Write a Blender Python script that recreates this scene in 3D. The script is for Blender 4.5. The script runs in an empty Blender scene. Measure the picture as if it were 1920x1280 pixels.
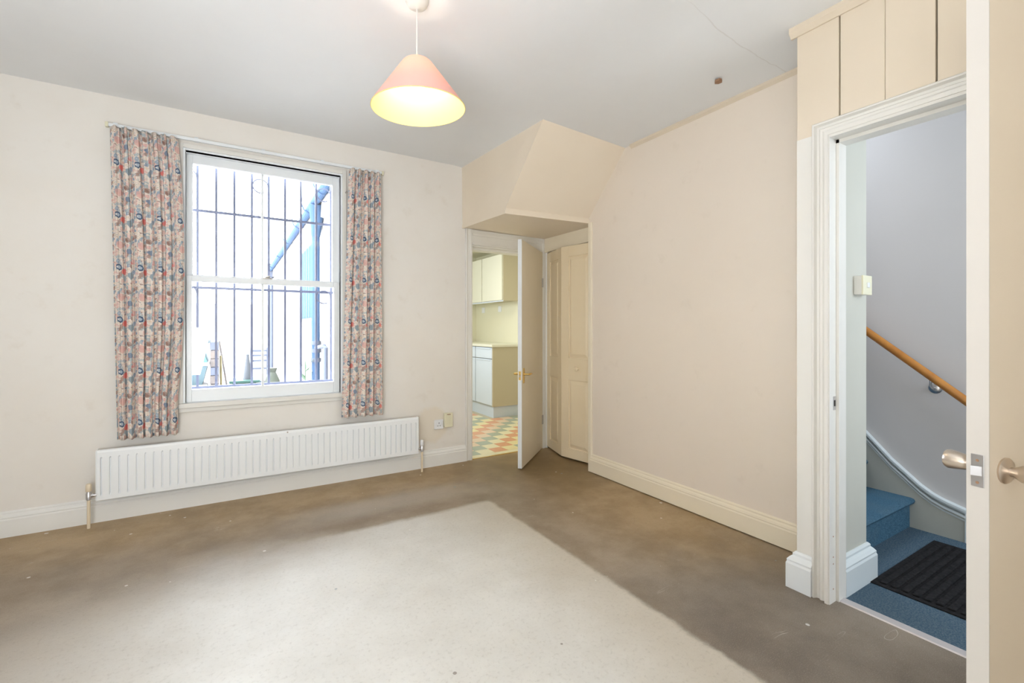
import bpy, bmesh, math, random
from mathutils import Vector, Matrix
random.seed(7)
S = bpy.context.scene
COL = S.collection
# ------------------------------------------------------------------ camera, world, lights, exposure
cam_d = bpy.data.cameras.new('camera'); cam = bpy.data.objects.new('camera', cam_d); COL.objects.link(cam)
cam.location = (0, 0, 1.2)
cam.rotation_euler = (math.radians(90), 0, -math.radians(31.5))
cam_d.sensor_width = 36; cam_d.lens = 860/1920*36
cam_d.shift_y = -(640-617)/1920
cam_d.clip_start = .02; cam_d.clip_end = 200
S.camera = cam
S.view_settings.view_transform = 'Standard'; S.view_settings.look = 'None'
S.view_settings.gamma = 1; S.view_settings.use_curve_mapping = False
S.view_settings.exposure = 1.03
w = bpy.data.worlds.new('World'); S.world = w; w.use_nodes = True
bg = w.node_tree.nodes['Background']; bg.inputs[0].default_value = (.84, .92, 1, 1); bg.inputs[1].default_value = 8.2

def area(name, loc, direction, sx, sy, power, col):
    d = bpy.data.lights.new(name, 'AREA'); d.shape = 'RECTANGLE'; d.size = sx; d.size_y = sy
    d.energy = power; d.color = col
    o = bpy.data.objects.new(name, d); COL.objects.link(o); o.location = loc
    o.rotation_euler = Vector(direction).to_track_quat('-Z', 'Y').to_euler()
    return o
area('fill_behind_camera', (-.45, -1.27, 1.45), (-.25, 1, -.03), 1.3, 1.7, 4, (.92, .96, 1))  # added soft fill from behind the camera; wall_front has no opening
area('upward_fill', (-.75, -.35, .9), (-.12, .85, 1), .9, 1.0, 34, (.92, .96, 1))  # added unseen fill aimed up and forward to brighten the ceiling
area('kitchen_window_light', (1.33, 5.5, 1.6), (1, 0, -.1), 1.3, 1.0, 16, (.84, .92, 1))
area('kitchen_ceiling_light', (2.3, 5.0, 2.38), (0, 0, -1), .5, .5, 5, (1, .93, .75))
area('hall_front_door_light', (3.0, -1.2, 1.7), (0, 1, -.05), .9, 1.4, 20, (.78, .89, 1))
area('stair_landing_light', (3.1, 2.0, 2.9), (0, -.2, -1), .6, .8, 8, (.76, .87, 1))

# ------------------------------------------------------------------ helpers
def mat(name, col, rough=.6, var=None, vscale=4, bump=0, bscale=60, metal=0, spec=.5):
    m = bpy.data.materials.new(name); m.use_nodes = True; nt = m.node_tree
    b = nt.nodes['Principled BSDF']
    b.inputs['Base Color'].default_value = (*col, 1); b.inputs['Roughness'].default_value = rough
    b.inputs['Metallic'].default_value = metal; b.inputs['Specular IOR Level'].default_value = spec
    tc = nt.nodes.new('ShaderNodeTexCoord')
    g = nt.nodes.new('ShaderNodeNewGeometry')
    if var:
        n = nt.nodes.new('ShaderNodeTexNoise'); n.inputs['Scale'].default_value = vscale; n.inputs['Detail'].default_value = 5
        nt.links.new(g.outputs['Position'], n.inputs['Vector'])
        r = nt.nodes.new('ShaderNodeValToRGB'); r.color_ramp.elements[0].position = .35; r.color_ramp.elements[1].position = .65
        r.color_ramp.elements[0].color = (*col, 1); r.color_ramp.elements[1].color = (*var, 1)
        nt.links.new(n.outputs[0], r.inputs[0]); nt.links.new(r.outputs[0], b.inputs['Base Color'])
    if bump:
        n2 = nt.nodes.new('ShaderNodeTexNoise'); n2.inputs['Scale'].default_value = bscale; n2.inputs['Detail'].default_value = 6
        nt.links.new(g.outputs['Position'], n2.inputs['Vector'])
        bp = nt.nodes.new('ShaderNodeBump'); bp.inputs['Strength'].default_value = bump; bp.inputs['Distance'].default_value = .01
        nt.links.new(n2.outputs[0], bp.inputs['Height']); nt.links.new(bp.outputs[0], b.inputs['Normal'])
    return m

class NB:
    """small node builder"""
    def __init__(s, m): s.nt = m.node_tree
    def node(s, t, **kw):
        n = s.nt.nodes.new(t)
        for k, v in kw.items(): setattr(n, k, v)
        return n
    def put(s, sock, v):
        if hasattr(v, 'links') or isinstance(v, bpy.types.NodeSocket): s.nt.links.new(v, sock)
        else: sock.default_value = v
    def math(s, op, a, b=0., c=None, clamp=False):
        n = s.node('ShaderNodeMath', operation=op); n.use_clamp = clamp
        s.put(n.inputs[0], a); s.put(n.inputs[1], b)
        if c is not None: s.put(n.inputs[2], c)
        return n.outputs[0]
    def mix(s, f, a, b):
        n = s.node('ShaderNodeMix', data_type='RGBA'); s.put(n.inputs[0], f)
        s.put(n.inputs[6], a if not isinstance(a, tuple) else (*a, 1)); s.put(n.inputs[7], b if not isinstance(b, tuple) else (*b, 1))
        return n.outputs[2]
    def ramp(s, f, stops, interp='LINEAR'):
        n = s.node('ShaderNodeValToRGB'); cr = n.color_ramp; cr.interpolation = interp
        while len(cr.elements) < len(stops): cr.elements.new(.5)
        for e, (p, c) in zip(cr.elements, stops): e.position = p; e.color = (*c, 1)
        s.put(n.inputs[0], f); return n.outputs[0]
    def smooth(s, v, a, b):
        n = s.node('ShaderNodeMapRange', interpolation_type='SMOOTHSTEP'); s.put(n.inputs[0], v)
        n.inputs[1].default_value = a; n.inputs[2].default_value = b; return n.outputs[0]
    def noise(s, vec, scale, detail=4, rough=.5):
        n = s.node('ShaderNodeTexNoise'); n.inputs['Scale'].default_value = scale; n.inputs['Detail'].default_value = detail
        n.inputs['Roughness'].default_value = rough; s.put(n.inputs['Vector'], vec); return n.outputs[0]

class MB:
    def __init__(s): s.bm = bmesh.new()
    def box(s, x0, x1, y0, y1, z0, z1, bev=0):
        return s.ext([(x0, y0, z0), (x1, y0, z0), (x1, y1, z0), (x0, y1, z0)], (0, 0, z1-z0), bev)
    def ext(s, pts, vec, bev=0):
        """closed polygon extruded along vec, with caps"""
        v = Vector(vec); a = [s.bm.verts.new(p) for p in pts]; b = [s.bm.verts.new(Vector(p)+v) for p in pts]
        n = len(pts); fs = [s.bm.faces.new(a[::-1]), s.bm.faces.new(b)]
        for i in range(n): fs.append(s.bm.faces.new((a[i], a[(i+1) % n], b[(i+1) % n], b[i])))
        if bev:
            es = set(e for f in fs for e in f.edges)
            bmesh.ops.bevel(s.bm, geom=list(es), offset=bev, segments=2, affect='EDGES', profile=.5)
        return s
    def obox(s, o, u, v, wv, bev=0):
        o, u, v, wv = map(Vector, (o, u, v, wv))
        return s.ext([o, o+u, o+u+v, o+v], wv, bev)
    def hull(s, pts, faces):
        vs = [s.bm.verts.new(p) for p in pts]
        for f in faces: s.bm.faces.new([vs[i] for i in f])
        return s
    def tube(s, pts, r, n=10, cap=True):
        pts = [Vector(p) for p in pts]; rings = []
        for i, p in enumerate(pts):
            t = (pts[min(i+1, len(pts)-1)]-pts[max(i-1, 0)]).normalized()
            up = Vector((0, 0, 1)) if abs(t.z) < .95 else Vector((1, 0, 0))
            a = t.cross(up).normalized(); b = t.cross(a)
            rr = r[i] if isinstance(r, (list, tuple)) else r
            rings.append([s.bm.verts.new(p+a*rr*math.cos(2*math.pi*k/n)+b*rr*math.sin(2*math.pi*k/n)) for k in range(n)])
        for q, w_ in zip(rings, rings[1:]):
            for k in range(n): s.bm.faces.new((q[k], q[(k+1) % n], w_[(k+1) % n], w_[k]))
        if cap: s.bm.faces.new(rings[0][::-1]); s.bm.faces.new(rings[-1])
        return s
    def lathe(s, o, axis, prof, n=24, cap=True):
        """prof: (distance along the axis, radius)"""
        o, ax = Vector(o), Vector(axis).normalized()
        up = Vector((0, 0, 1)) if abs(ax.z) < .95 else Vector((1, 0, 0))
        a = ax.cross(up).normalized(); b = ax.cross(a); rings = []
        for t, r in prof:
            rings.append([s.bm.verts.new(o+ax*t+(a*math.cos(2*math.pi*k/n)+b*math.sin(2*math.pi*k/n))*max(r, 1e-4)) for k in range(n)])
        for q, w_ in zip(rings, rings[1:]):
            for k in range(n): s.bm.faces.new((q[k], q[(k+1) % n], w_[(k+1) % n], w_[k]))
        if cap: s.bm.faces.new(rings[0][::-1]); s.bm.faces.new(rings[-1])
        return s
    def grid(s, fn, nu, nv, uvfn=None):
        vs = [[s.bm.verts.new(fn(i/nu, j/nv)) for j in range(nv+1)] for i in range(nu+1)]
        uvl = s.bm.loops.layers.uv.verify() if uvfn else None
        for i in range(nu):
            for j in range(nv):
                f = s.bm.faces.new((vs[i][j], vs[i+1][j], vs[i+1][j+1], vs[i][j+1])); f.smooth = True
                if uvfn:
                    for l, (a, b) in zip(f.loops, ((i, j), (i+1, j), (i+1, j+1), (i, j+1))): l[uvl].uv = uvfn(a/nu, b/nv)
        return s
    def build(s, name, m, parent=None, smooth=False, fix=True):
        if fix: bmesh.ops.recalc_face_normals(s.bm, faces=s.bm.faces)
        me = bpy.data.meshes.new(name); s.bm.to_mesh(me); s.bm.free()
        me.materials.append(m)
        if smooth:
            for p in me.polygons: p.use_smooth = True
            try: me.set_sharp_from_angle(angle=math.radians(38))
            except Exception: pass
        o = bpy.data.objects.new(name, me); COL.objects.link(o)
        if parent is not None:
            o.parent = parent; off = Vector((0, 0, 0)); p = parent
            while p is not None: off += Vector(p.location); p = p.parent
            me.transform(Matrix.Translation(-off))
        return o

def tag(o, label=None, cat=None, group=None, kind=None):
    if label: o['label'] = label
    if cat: o['category'] = cat
    if group: o['group'] = group
    if kind: o['kind'] = kind
    return o
def thing(name, loc, label, cat, group=None, kind=None):
    o = bpy.data.objects.new(name, None); COL.objects.link(o); o.location = loc; o.empty_display_size = .1
    return tag(o, label, cat, group, kind)

# ------------------------------------------------------------------ materials
def painted_wall(name, c1, c2, stain=True):
    m = bpy.data.materials.new(name); m.use_nodes = True; nb = NB(m); nt = m.node_tree; b = nt.nodes['Principled BSDF']
    g = nb.node('ShaderNodeNewGeometry'); p = g.outputs['Position']
    c = nb.mix(nb.smooth(nb.noise(p, 1.6, 5, .6), .35, .65), c1, c2)
    c = nb.mix(nb.math('MULTIPLY', nb.smooth(nb.noise(p, 7, 6, .65), .58, .75), .16), c, (.62, .53, .41))
    if stain:
        vd = nb.node('ShaderNodeVectorMath', operation='DISTANCE'); nb.put(vd.inputs[0], p); vd.inputs[1].default_value = (1.5, 3.8, .36)
        f = nb.math('MULTIPLY', nb.smooth(nb.math('ADD', vd.outputs['Value'], nb.math('MULTIPLY', nb.noise(p, 14), .08)), .22, .17), .45)
        c = nb.mix(f, c, (.80, .69, .52))
    nb.put(b.inputs['Base Color'], c); b.inputs['Roughness'].default_value = .75
    bp = nb.node('ShaderNodeBump'); bp.inputs['Strength'].default_value = .12; bp.inputs['Distance'].default_value = .01
    nb.put(bp.inputs['Height'], nb.noise(p, 9, 6, .55)); nb.put(b.inputs['Normal'], bp.outputs[0])
    return m
M = {}
M['wall'] = painted_wall('cream_wall_paint', (.855, .82, .765), (.835, .79, .725))
M['wall_lampwarm'] = painted_wall('cream_wall_paint_lamp_tint', (.855, .76, .655), (.845, .75, .64), False)  # same cream paint, with the pendant's warm light put into the colour
M['board'] = mat('cream_board_paint', (.78, .675, .54), .5, (.76, .655, .515), 2)
M['white'] = mat('cream_white_gloss_paint', (.81, .79, .74), .38, (.79, .765, .71), 3)
M['whiter'] = mat('white_gloss_paint', (.84, .87, .89), .3, (.83, .86, .87), 3)
M['creamgloss'] = mat('warm_cream_gloss_paint', (.92, .83, .66), .38, (.90, .81, .64), 3)
M['bifold'] = mat('yellowed_cream_paint', (.92, .79, .57), .42, (.90, .765, .54), 4)
M['fresh'] = mat('fresh_white_sash_paint', (.91, .94, .96), .3)
M['offwhite'] = mat('off_white_gloss_paint', (.87, .865, .835), .35, (.85, .84, .80), 3)
M['dooredge'] = mat('dull_cream_door_edge', (.64, .60, .55), .5)
M['passage'] = mat('grey_cream_passage_paint', (.60, .59, .52), .5, (.58, .57, .50), 3)
M['soffit'] = mat('peach_cream_boxing_paint', (.89, .785, .64), .6, (.87, .76, .61), 2)
M['radiator'] = mat('radiator_enamel', (.89, .91, .92), .35)
M['pipe'] = mat('cream_pipe_paint', (.82, .70, .52), .45)
M['chrome'] = mat('worn_chrome', (.62, .62, .64), .28, metal=1)
M['nickel'] = mat('satin_nickel', (.66, .58, .50), .3, metal=1)
M['brass'] = mat('polished_brass', (.80, .56, .20), .25, metal=1)
M['steel'] = mat('dull_steel', (.45, .42, .38), .4, metal=1)
M['dark'] = mat('dark_gap', (.03, .025, .02), .9)
M['plastic'] = mat('white_plastic', (.85, .86, .88), .3)
M['cream_plastic'] = mat('aged_cream_plastic', (.82, .78, .58), .35)
M['hallwall'] = mat('pale_grey_hall_paint', (.60, .575, .565), .8, (.585, .56, .55), 2, .08, 12)
M['stringer'] = mat('grey_green_stair_paint', (.47, .47, .42), .5, (.43, .43, .385), 5)
M['bluewhite'] = mat('white_hall_gloss', (.72, .77, .78), .3)
M['wood'] = mat('varnished_orange_wood', (.52, .22, .045), .25, (.42, .16, .03), 9)
M['black'] = mat('dark_iron_paint', (.035, .03, .03), .5)
M['grille'] = mat('blue_grey_iron', (.10, .11, .17), .5)
M['tan'] = mat('kitchen_side_panel', (.56, .50, .37), .5)
M['kwhite'] = mat('kitchen_white_laminate', (.70, .78, .90), .3)
M['kcream'] = mat('kitchen_cream_laminate', (.80, .79, .68), .35)
M['kwall'] = mat('pale_yellow_kitchen_paint', (.80, .77, .60), .7, (.79, .75, .57), 2)
M['threshold'] = mat('aluminium_threshold', (.62, .58, .58), .4, metal=.4)
M['teal'] = mat('teal_plastic', (.03, .11, .135), .6)
M['paleteal'] = mat('faded_teal_plastic', (.05, .085, .10), .6)
M['greyplastic'] = mat('grey_plastic', (.07, .08, .11), .7)
M['render'] = mat('white_render', (.42, .39, .37), .9, (.36, .34, .33), 3, .3, 20)
M['paving'] = mat('pale_concrete', (.74, .745, .75), .9, (.66, .66, .66), 1.5)
M['pipeblue'] = mat('weathered_blue_black_pipe', (.05, .085, .15), .85, spec=.05)
M['slate'] = mat('blue_grey_slate', (.09, .12, .18), .9, (.13, .16, .22), 4)
M['brickbrown'] = mat('brown_brick', (.12, .095, .08), .9, (.08, .075, .08), 12)
M['green'] = mat('green_paint', (.012, .06, .045), .6)
M['leaf'] = mat('dark_leaf', (.08, .14, .08), .6)
M['sack'] = mat('grey_green_sack', (.08, .085, .07), .8, (.06, .07, .05), 10)
M['yellowpole'] = mat('yellow_plastic', (.16, .13, .05), .4)
M['cushion'] = mat('grey_canvas', (.07, .075, .085), .8)
M['brownmark'] = mat('exposed_brown_plaster', (.35, .20, .12), .9)

# ceiling
m = bpy.data.materials.new('ceiling_paint'); m.use_nodes = True; nb = NB(m); b = m.node_tree.nodes['Principled BSDF']
p = nb.node('ShaderNodeNewGeometry').outputs['Position']
c = nb.mix(nb.smooth(nb.noise(p, 1.1, 5, .6), .35, .65), (.855, .865, .87), (.835, .84, .84))
sx = nb.node('ShaderNodeSeparateXYZ'); nb.put(sx.inputs[0], p)
crack = nb.math('ABSOLUTE', nb.math('ADD', nb.math('SUBTRACT', sx.outputs[1], 1.35), nb.math('MULTIPLY', nb.math('SUBTRACT', nb.noise(p, 6), .5), .05)))
cf = nb.math('MULTIPLY', nb.math('MULTIPLY', nb.smooth(crack, .004, .001), nb.smooth(sx.outputs[0], 1.6, 2.0)), .22)
c = nb.mix(cf, c, (.45, .40, .34))
nb.put(b.inputs['Base Color'], c); b.inputs['Roughness'].default_value = .8
M['ceiling'] = m

# bare hardboard floor: bleached rectangle where a carpet lay, darker stained margin
m = bpy.data.materials.new('stained_hardboard'); m.use_nodes = True; nb = NB(m); b = m.node_tree.nodes['Principled BSDF']
p = nb.node('ShaderNodeNewGeometry').outputs['Position']
sx = nb.node('ShaderNodeSeparateXYZ'); nb.put(sx.inputs[0], p); X, Y = sx.outputs[0], sx.outputs[1]
wob = nb.math('MULTIPLY', nb.math('SUBTRACT', nb.noise(p, 9, 5, .7), .5), .05)
big = nb.math('SUBTRACT', nb.noise(p, 1.5, 5, .6), .5)
ex = nb.smooth(nb.math('ADD', X, wob), 1.565, 1.525)
ey = nb.smooth(nb.math('ADD', nb.math('ADD', Y, wob), nb.math('MULTIPLY', big, .1)), 2.86, 2.79)
ew = nb.smooth(nb.math('ADD', nb.math('ADD', X, nb.math('MULTIPLY', Y, -.22)), nb.math('MULTIPLY', big, .5)), -1.95, -.42)
ey2 = nb.smooth(nb.math('ADD', Y, nb.math('ADD', nb.math('MULTIPLY', big, .6), nb.math('MULTIPLY', wob, 2.))), 3.05, 2.35)
kx = nb.smooth(nb.math('ADD', X, nb.math('MULTIPLY', big, .5)), .15, .85)
ey = nb.math('ADD', nb.math('MULTIPLY', ey, kx), nb.math('MULTIPLY', ey2, nb.math('SUBTRACT', 1., kx)))
mask = nb.math('MULTIPLY', nb.math('MULTIPLY', ex, ey), ew)
n1 = nb.noise(p, 3.2, 8, .65); n2 = nb.noise(p, 60, 5, .7); n3 = nb.noise(p, 260, 3, .6)
dark = nb.mix(nb.smooth(n1, .32, .68), (.36, .245, .120), (.50, .365, .21))
vd = nb.node('ShaderNodeVectorMath', operation='DISTANCE'); nb.put(vd.inputs[0], p); vd.inputs[1].default_value = (2.15, 3.25, 0)
cst = nb.smooth(nb.math('ADD', vd.outputs['Value'], nb.math('MULTIPLY', big, .8)), 1.0, .25)
dark = nb.mix(nb.math('MULTIPLY', cst, .85), dark, nb.mix(nb.smooth(n1, .3, .7), (.15, .092, .032), (.23, .15, .062)))
vd2 = nb.node('ShaderNodeVectorMath', operation='DISTANCE'); nb.put(vd2.inputs[0], p); vd2.inputs[1].default_value = (2.0, .75, 0)
c2t = nb.smooth(nb.math('ADD', vd2.outputs['Value'], nb.math('MULTIPLY', big, .9)), 1.2, .45)
# greyer worn band around the old carpet edge, browner by the walls
band = nb.math('MULTIPLY', nb.smooth(X, 2.35, 1.6), nb.smooth(nb.math('ADD', Y, nb.math('MULTIPLY', big, .9)), 3.65, 2.9))
dark = nb.mix(nb.math('MULTIPLY', band, .75), dark, nb.mix(nb.smooth(n1, .3, .7), (.20, .16, .125), (.32, .265, .215)))
dark = nb.mix(nb.math('MULTIPLY', c2t, .85), dark, nb.mix(nb.smooth(n1, .3, .7), (.15, .125, .105), (.225, .19, .16)))
window_glint = nb.math('MULTIPLY', nb.math('MULTIPLY', nb.smooth(Y, 3.35, 3.2), nb.smooth(Y, 2.93, 3.1)), nb.math('MULTIPLY', nb.smooth(X, .1, .7), nb.smooth(X, 1.75, 1.3)))  # pale strip near the window: its glint painted into the floor colour
dark = nb.mix(nb.math('MULTIPLY', window_glint, .5), dark, (.52, .47, .41))
pale = nb.mix(nb.smooth(n1, .3, .7), (.72, .70, .66), (.64, .615, .57))
edge = nb.math('MULTIPLY', nb.smooth(nb.math('ADD', X, nb.math('MULTIPLY', big, .5)), 1.05, 1.5), .55)
pale = nb.mix(edge, pale, (.50, .42, .31))
c = nb.mix(mask, dark, pale)
c = nb.mix(nb.math('MULTIPLY', nb.smooth(n2, .50, .72), .20), c, (.16, .12, .08))
c = nb.mix(nb.math('MULTIPLY', nb.smooth(n3, .5, .75), .22), c, (.75, .70, .62))
vo = nb.node('ShaderNodeTexVoronoi'); vo.inputs['Scale'].default_value = 5.5; nb.put(vo.inputs['Vector'], p)
wn = nb.node('ShaderNodeSeparateColor'); nb.put(wn.inputs[0], vo.outputs['Color'])
dsz = nb.math('MULTIPLY', nb.math('POWER', wn.outputs[0], 2.6), .062)
spot = nb.smooth(nb.math('SUBTRACT', nb.math('ADD', vo.outputs['Distance'], nb.math('MULTIPLY', nb.math('SUBTRACT', n2, .5), .03)), dsz), .01, .0)
scol = nb.ramp(wn.outputs[1], [(0, (.85, .84, .82)), (.55, (.30, .33, .33)), (.78, (.25, .15, .12)), (.88, (.85, .84, .82))], 'CONSTANT')
c = nb.mix(nb.math('MULTIPLY', spot, .7), c, scol)
vo2 = nb.node('ShaderNodeTexVoronoi'); vo2.inputs['Scale'].default_value = 12; nb.put(vo2.inputs['Vector'], p)
wn2 = nb.node('ShaderNodeSeparateColor'); nb.put(wn2.inputs[0], vo2.outputs['Color'])
dd2 = nb.math('MULTIPLY', nb.math('POWER', wn2.outputs[0], 5.), .085)
sp2 = nb.smooth(nb.math('SUBTRACT', nb.math('ADD', vo2.outputs['Distance'], nb.math('MULTIPLY', nb.math('SUBTRACT', n2, .5), .05)), dd2), .012, .0)
c = nb.mix(nb.math('MULTIPLY', sp2, .75), c, nb.ramp(wn2.outputs[1], [(0, (.88, .87, .84)), (.6, (.20, .16, .13)), (.75, (.30, .34, .36)), (.85, (.88, .87, .84))], 'CONSTANT'))
# thin scratches
ms = nb.node('ShaderNodeMapping'); ms.inputs['Rotation'].default_value = (0, 0, .5); ms.inputs['Scale'].default_value = (1.1, 7, 1); nb.put(ms.inputs[0], p)
sc = nb.noise(ms.outputs[0], 1.6, 2, .5)
scr = nb.smooth(nb.math('ABSOLUTE', nb.math('SUBTRACT', sc, .66)), .003, .0005)
scr = nb.math('MULTIPLY', scr, nb.smooth(n1, .5, .6))
c = nb.mix(nb.math('MULTIPLY', scr, .6), c, (.72, .66, .58))
nb.put(b.inputs['Base Color'], c)
nb.put(b.inputs['Roughness'], nb.math('ADD', nb.math('MULTIPLY', n1, .2), .38)); b.inputs['Specular IOR Level'].default_value = .45
bp = nb.node('ShaderNodeBump'); bp.inputs['Strength'].default_value = .25; bp.inputs['Distance'].default_value = .002
nb.put(bp.inputs['Height'], n2); nb.put(b.inputs['Normal'], bp.outputs[0])
M['floor'] = m

# blue carpet
m = bpy.data.materials.new('blue_carpet'); m.use_nodes = True; nb = NB(m); b = m.node_tree.nodes['Principled BSDF']
p = nb.node('ShaderNodeNewGeometry').outputs['Position']
c = nb.mix(nb.smooth(nb.noise(p, 230, 3, .7), .35, .65), (.032, .085, .135), (.095, .19, .27))
c = nb.mix(nb.math('MULTIPLY', nb.smooth(nb.noise(p, 5, 4), .4, .7), .35), c, (.13, .18, .21))
nb.put(b.inputs['Base Color'], c); b.inputs['Roughness'].default_value = .95; b.inputs['Specular IOR Level'].default_value = .1
bp = nb.node('ShaderNodeBump'); bp.inputs['Strength'].default_value = .6; bp.inputs['Distance'].default_value = .004
nb.put(bp.inputs['Height'], nb.noise(p, 300, 3)); nb.put(b.inputs['Normal'], bp.outputs[0])
M['carpet'] = m
M['carpet_floor'] = mat('grey_blue_hall_carpet', (.050, .095, .145), .95, (.13, .18, .215), 170, .6, 300, spec=.1)
M['mat'] = mat('charcoal_ribbed_mat', (.012, .012, .013), .95, (.024, .022, .023), 60, .5, 200, spec=.15)

# curtain cotton: small patchwork floral print with a repeat
def curtain_material():
    m = bpy.data.materials.new('floral_cotton'); m.use_nodes = True; nb = NB(m); nt = m.node_tree; b = nt.nodes['Principled BSDF']
    uv = nb.node('ShaderNodeTexCoord').outputs['UV']
    s_ = nb.node('ShaderNodeSeparateXYZ'); nb.put(s_.inputs[0], uv)
    pu, pv = .165, .325
    u = nb.math('FLOORED_MODULO', s_.outputs[0], pu); v = nb.math('FLOORED_MODULO', s_.outputs[1], pv)
    cb = nb.node('ShaderNodeCombineXYZ'); nb.put(cb.inputs[0], u); nb.put(cb.inputs[1], v); q = cb.outputs[0]
    def vor(scale, off):
        mp = nb.node('ShaderNodeMapping'); mp.inputs['Location'].default_value = (off, off*1.7, 0); nb.put(mp.inputs[0], q)
        n = nb.node('ShaderNodeTexVoronoi'); n.inputs['Scale'].default_value = scale; nb.put(n.inputs['Vector'], mp.outputs[0])
        sc = nb.node('ShaderNodeSeparateColor'); nb.put(sc.inputs[0], n.outputs['Color'])
        return n.outputs['Distance'], sc.outputs[0], sc.outputs[1]
    d, r, g = vor(52, .3)
    c = nb.ramp(r, [(0, (.90, .80, .72)), (.24, (.86, .62, .55)), (.36, (.52, .57, .58)), (.54, (.90, .79, .69)),
                    (.72, (.50, .35, .30)), (.79, (.88, .58, .52)), (.87, (.38, .46, .55)), (.92, (.86, .72, .58))], 'CONSTANT')
    d2, r2, g2 = vor(125, 1.1)
    c2 = nb.ramp(r2, [(0, (.92, .84, .76)), (.34, (.66, .28, .25)), (.45, (.46, .52, .52)), (.72, (.40, .25, .20)), (.8, (.85, .50, .44)), (.91, (.16, .22, .34))], 'CONSTANT')
    c = nb.mix(nb.math('MULTIPLY', nb.smooth(d2, .36, .22), .8), c, c2)
    d3, r3, g3 = vor(230, 2.3)
    c3 = nb.ramp(r3, [(0, (.85, .78, .70)), (.5, (.45, .33, .28)), (.7, (.35, .40, .42))], 'CONSTANT')
    c = nb.mix(nb.math('MULTIPLY', nb.smooth(d3, .30, .2), .7), c, c3)
    def disc(cu, cv, r0, col, ring=0., ccol=(.8, .76, .7), f=1.):
        nonlocal c
        du = nb.math('SUBTRACT', u, cu); dv = nb.math('SUBTRACT', v, cv)
        rr = nb.math('SQRT', nb.math('ADD', nb.math('MULTIPLY', du, du), nb.math('MULTIPLY', dv, dv)))
        rr = nb.math('ADD', rr, nb.math('MULTIPLY', nb.math('SUBTRACT', nb.noise(q, 90, 2), .5), .012))
        c = nb.mix(nb.math('MULTIPLY', nb.smooth(rr, r0, r0-.003), f), c, col)
        if ring: c = nb.mix(nb.smooth(rr, ring, ring-.003), c, ccol)
    disc(.05, .10, .021, (.10, .15, .24), .012, (.50, .56, .62))
    disc(.04, .10, .006, (.8, .78, .75))
    disc(.015+.07, .075, .019, (.86, .30, .26))
    disc(.14, .05, .022, (.36, .42, .46))
    disc(.13, .20, .018, (.16, .25, .38), f=.85)
    disc(.06, .24, .025, (.82, .50, .44), f=.8)
    disc(.12, .27, .018, (.35, .20, .16), f=.7)
    disc(.145, .13, .013, (.82, .32, .30), f=.8)
    nb.put(b.inputs['Base Color'], c); b.inputs['Roughness'].default_value = .9; b.inputs['Specular IOR Level'].default_value = .15
    tr = nb.node('ShaderNodeBsdfTranslucent'); nb.put(tr.inputs[0], c)
    mx = nb.node('ShaderNodeMixShader'); mx.inputs[0].default_value = .12
    nt.links.new(b.outputs[0], mx.inputs[1]); nt.links.new(tr.outputs[0], mx.inputs[2])
    nt.links.new(mx.outputs[0], nt.nodes['Material Output'].inputs[0])
    return m
M['curtain'] = curtain_material()

# glass
m = bpy.data.materials.new('window_glass'); m.use_nodes = True; nt = m.node_tree; nt.nodes.remove(nt.nodes['Principled BSDF'])
t = nt.nodes.new('ShaderNodeBsdfTransparent'); g = nt.nodes.new('ShaderNodeBsdfGlossy'); g.inputs['Roughness'].default_value = .01
f = nt.nodes.new('ShaderNodeFresnel'); f.inputs[0].default_value = 1.45; mx = nt.nodes.new('ShaderNodeMixShader')
nt.links.new(f.outputs[0], mx.inputs[0]); nt.links.new(t.outputs[0], mx.inputs[1]); nt.links.new(g.outputs[0], mx.inputs[2])
nt.links.new(mx.outputs[0], nt.nodes['Material Output'].inputs[0]); M['glass'] = m
M['darkglass'] = mat('dark_window_glass', (.04, .075, .15), .9, spec=.05)

# translucent shade: pink outside, cream inside
m = bpy.data.materials.new('pink_lampshade_card'); m.use_nodes = True; nb = NB(m); nt = m.node_tree; b = nt.nodes['Principled BSDF']
b.inputs['Roughness'].default_value = .6
b.inputs['Base Color'].default_value = (.80, .60, .56, 1)
tr = nb.node('ShaderNodeBsdfTranslucent'); tr.inputs[0].default_value = (.92, .36, .33, 1)
mx = nb.node('ShaderNodeMixShader'); mx.inputs[0].default_value = .27
nt.links.new(b.outputs[0], mx.inputs[1]); nt.links.new(tr.outputs[0], mx.inputs[2]); nt.links.new(mx.outputs[0], nt.nodes['Material Output'].inputs[0])
M['shade'] = m
m = bpy.data.materials.new('cream_lampshade_lining'); m.use_nodes = True; nb = NB(m); nt = m.node_tree; b = nt.nodes['Principled BSDF']
b.inputs['Base Color'].default_value = (.93, .82, .36, 1); b.inputs['Roughness'].default_value = .6
tr = nb.node('ShaderNodeBsdfTranslucent'); tr.inputs[0].default_value = (.95, .85, .72, 1)
mx = nb.node('ShaderNodeMixShader'); mx.inputs[0].default_value = .27
nt.links.new(b.outputs[0], mx.inputs[1]); nt.links.new(tr.outputs[0], mx.inputs[2]); nt.links.new(mx.outputs[0], nt.nodes['Material Output'].inputs[0])
M['lining'] = m
m = bpy.data.materials.new('lit_bulb'); m.use_nodes = True; b = m.node_tree.nodes['Principled BSDF']
b.inputs['Emission Color'].default_value = (1, .86, .62, 1); b.inputs['Emission Strength'].default_value = 2.5; M['bulb'] = m

tiles_cols = [mat('tile_orange', (.74, .38, .22), .35, (.70, .35, .20), 20), mat('tile_green', (.42, .46, .36), .35, (.38, .43, .35), 20),
              mat('tile_yellow', (.84, .74, .42), .35, (.82, .71, .40), 20), mat('tile_cream', (.82, .76, .52), .35, (.78, .72, .50), 20),
              mat('tile_peach', (.78, .60, .44), .35, (.75, .57, .42), 20)]

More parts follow.
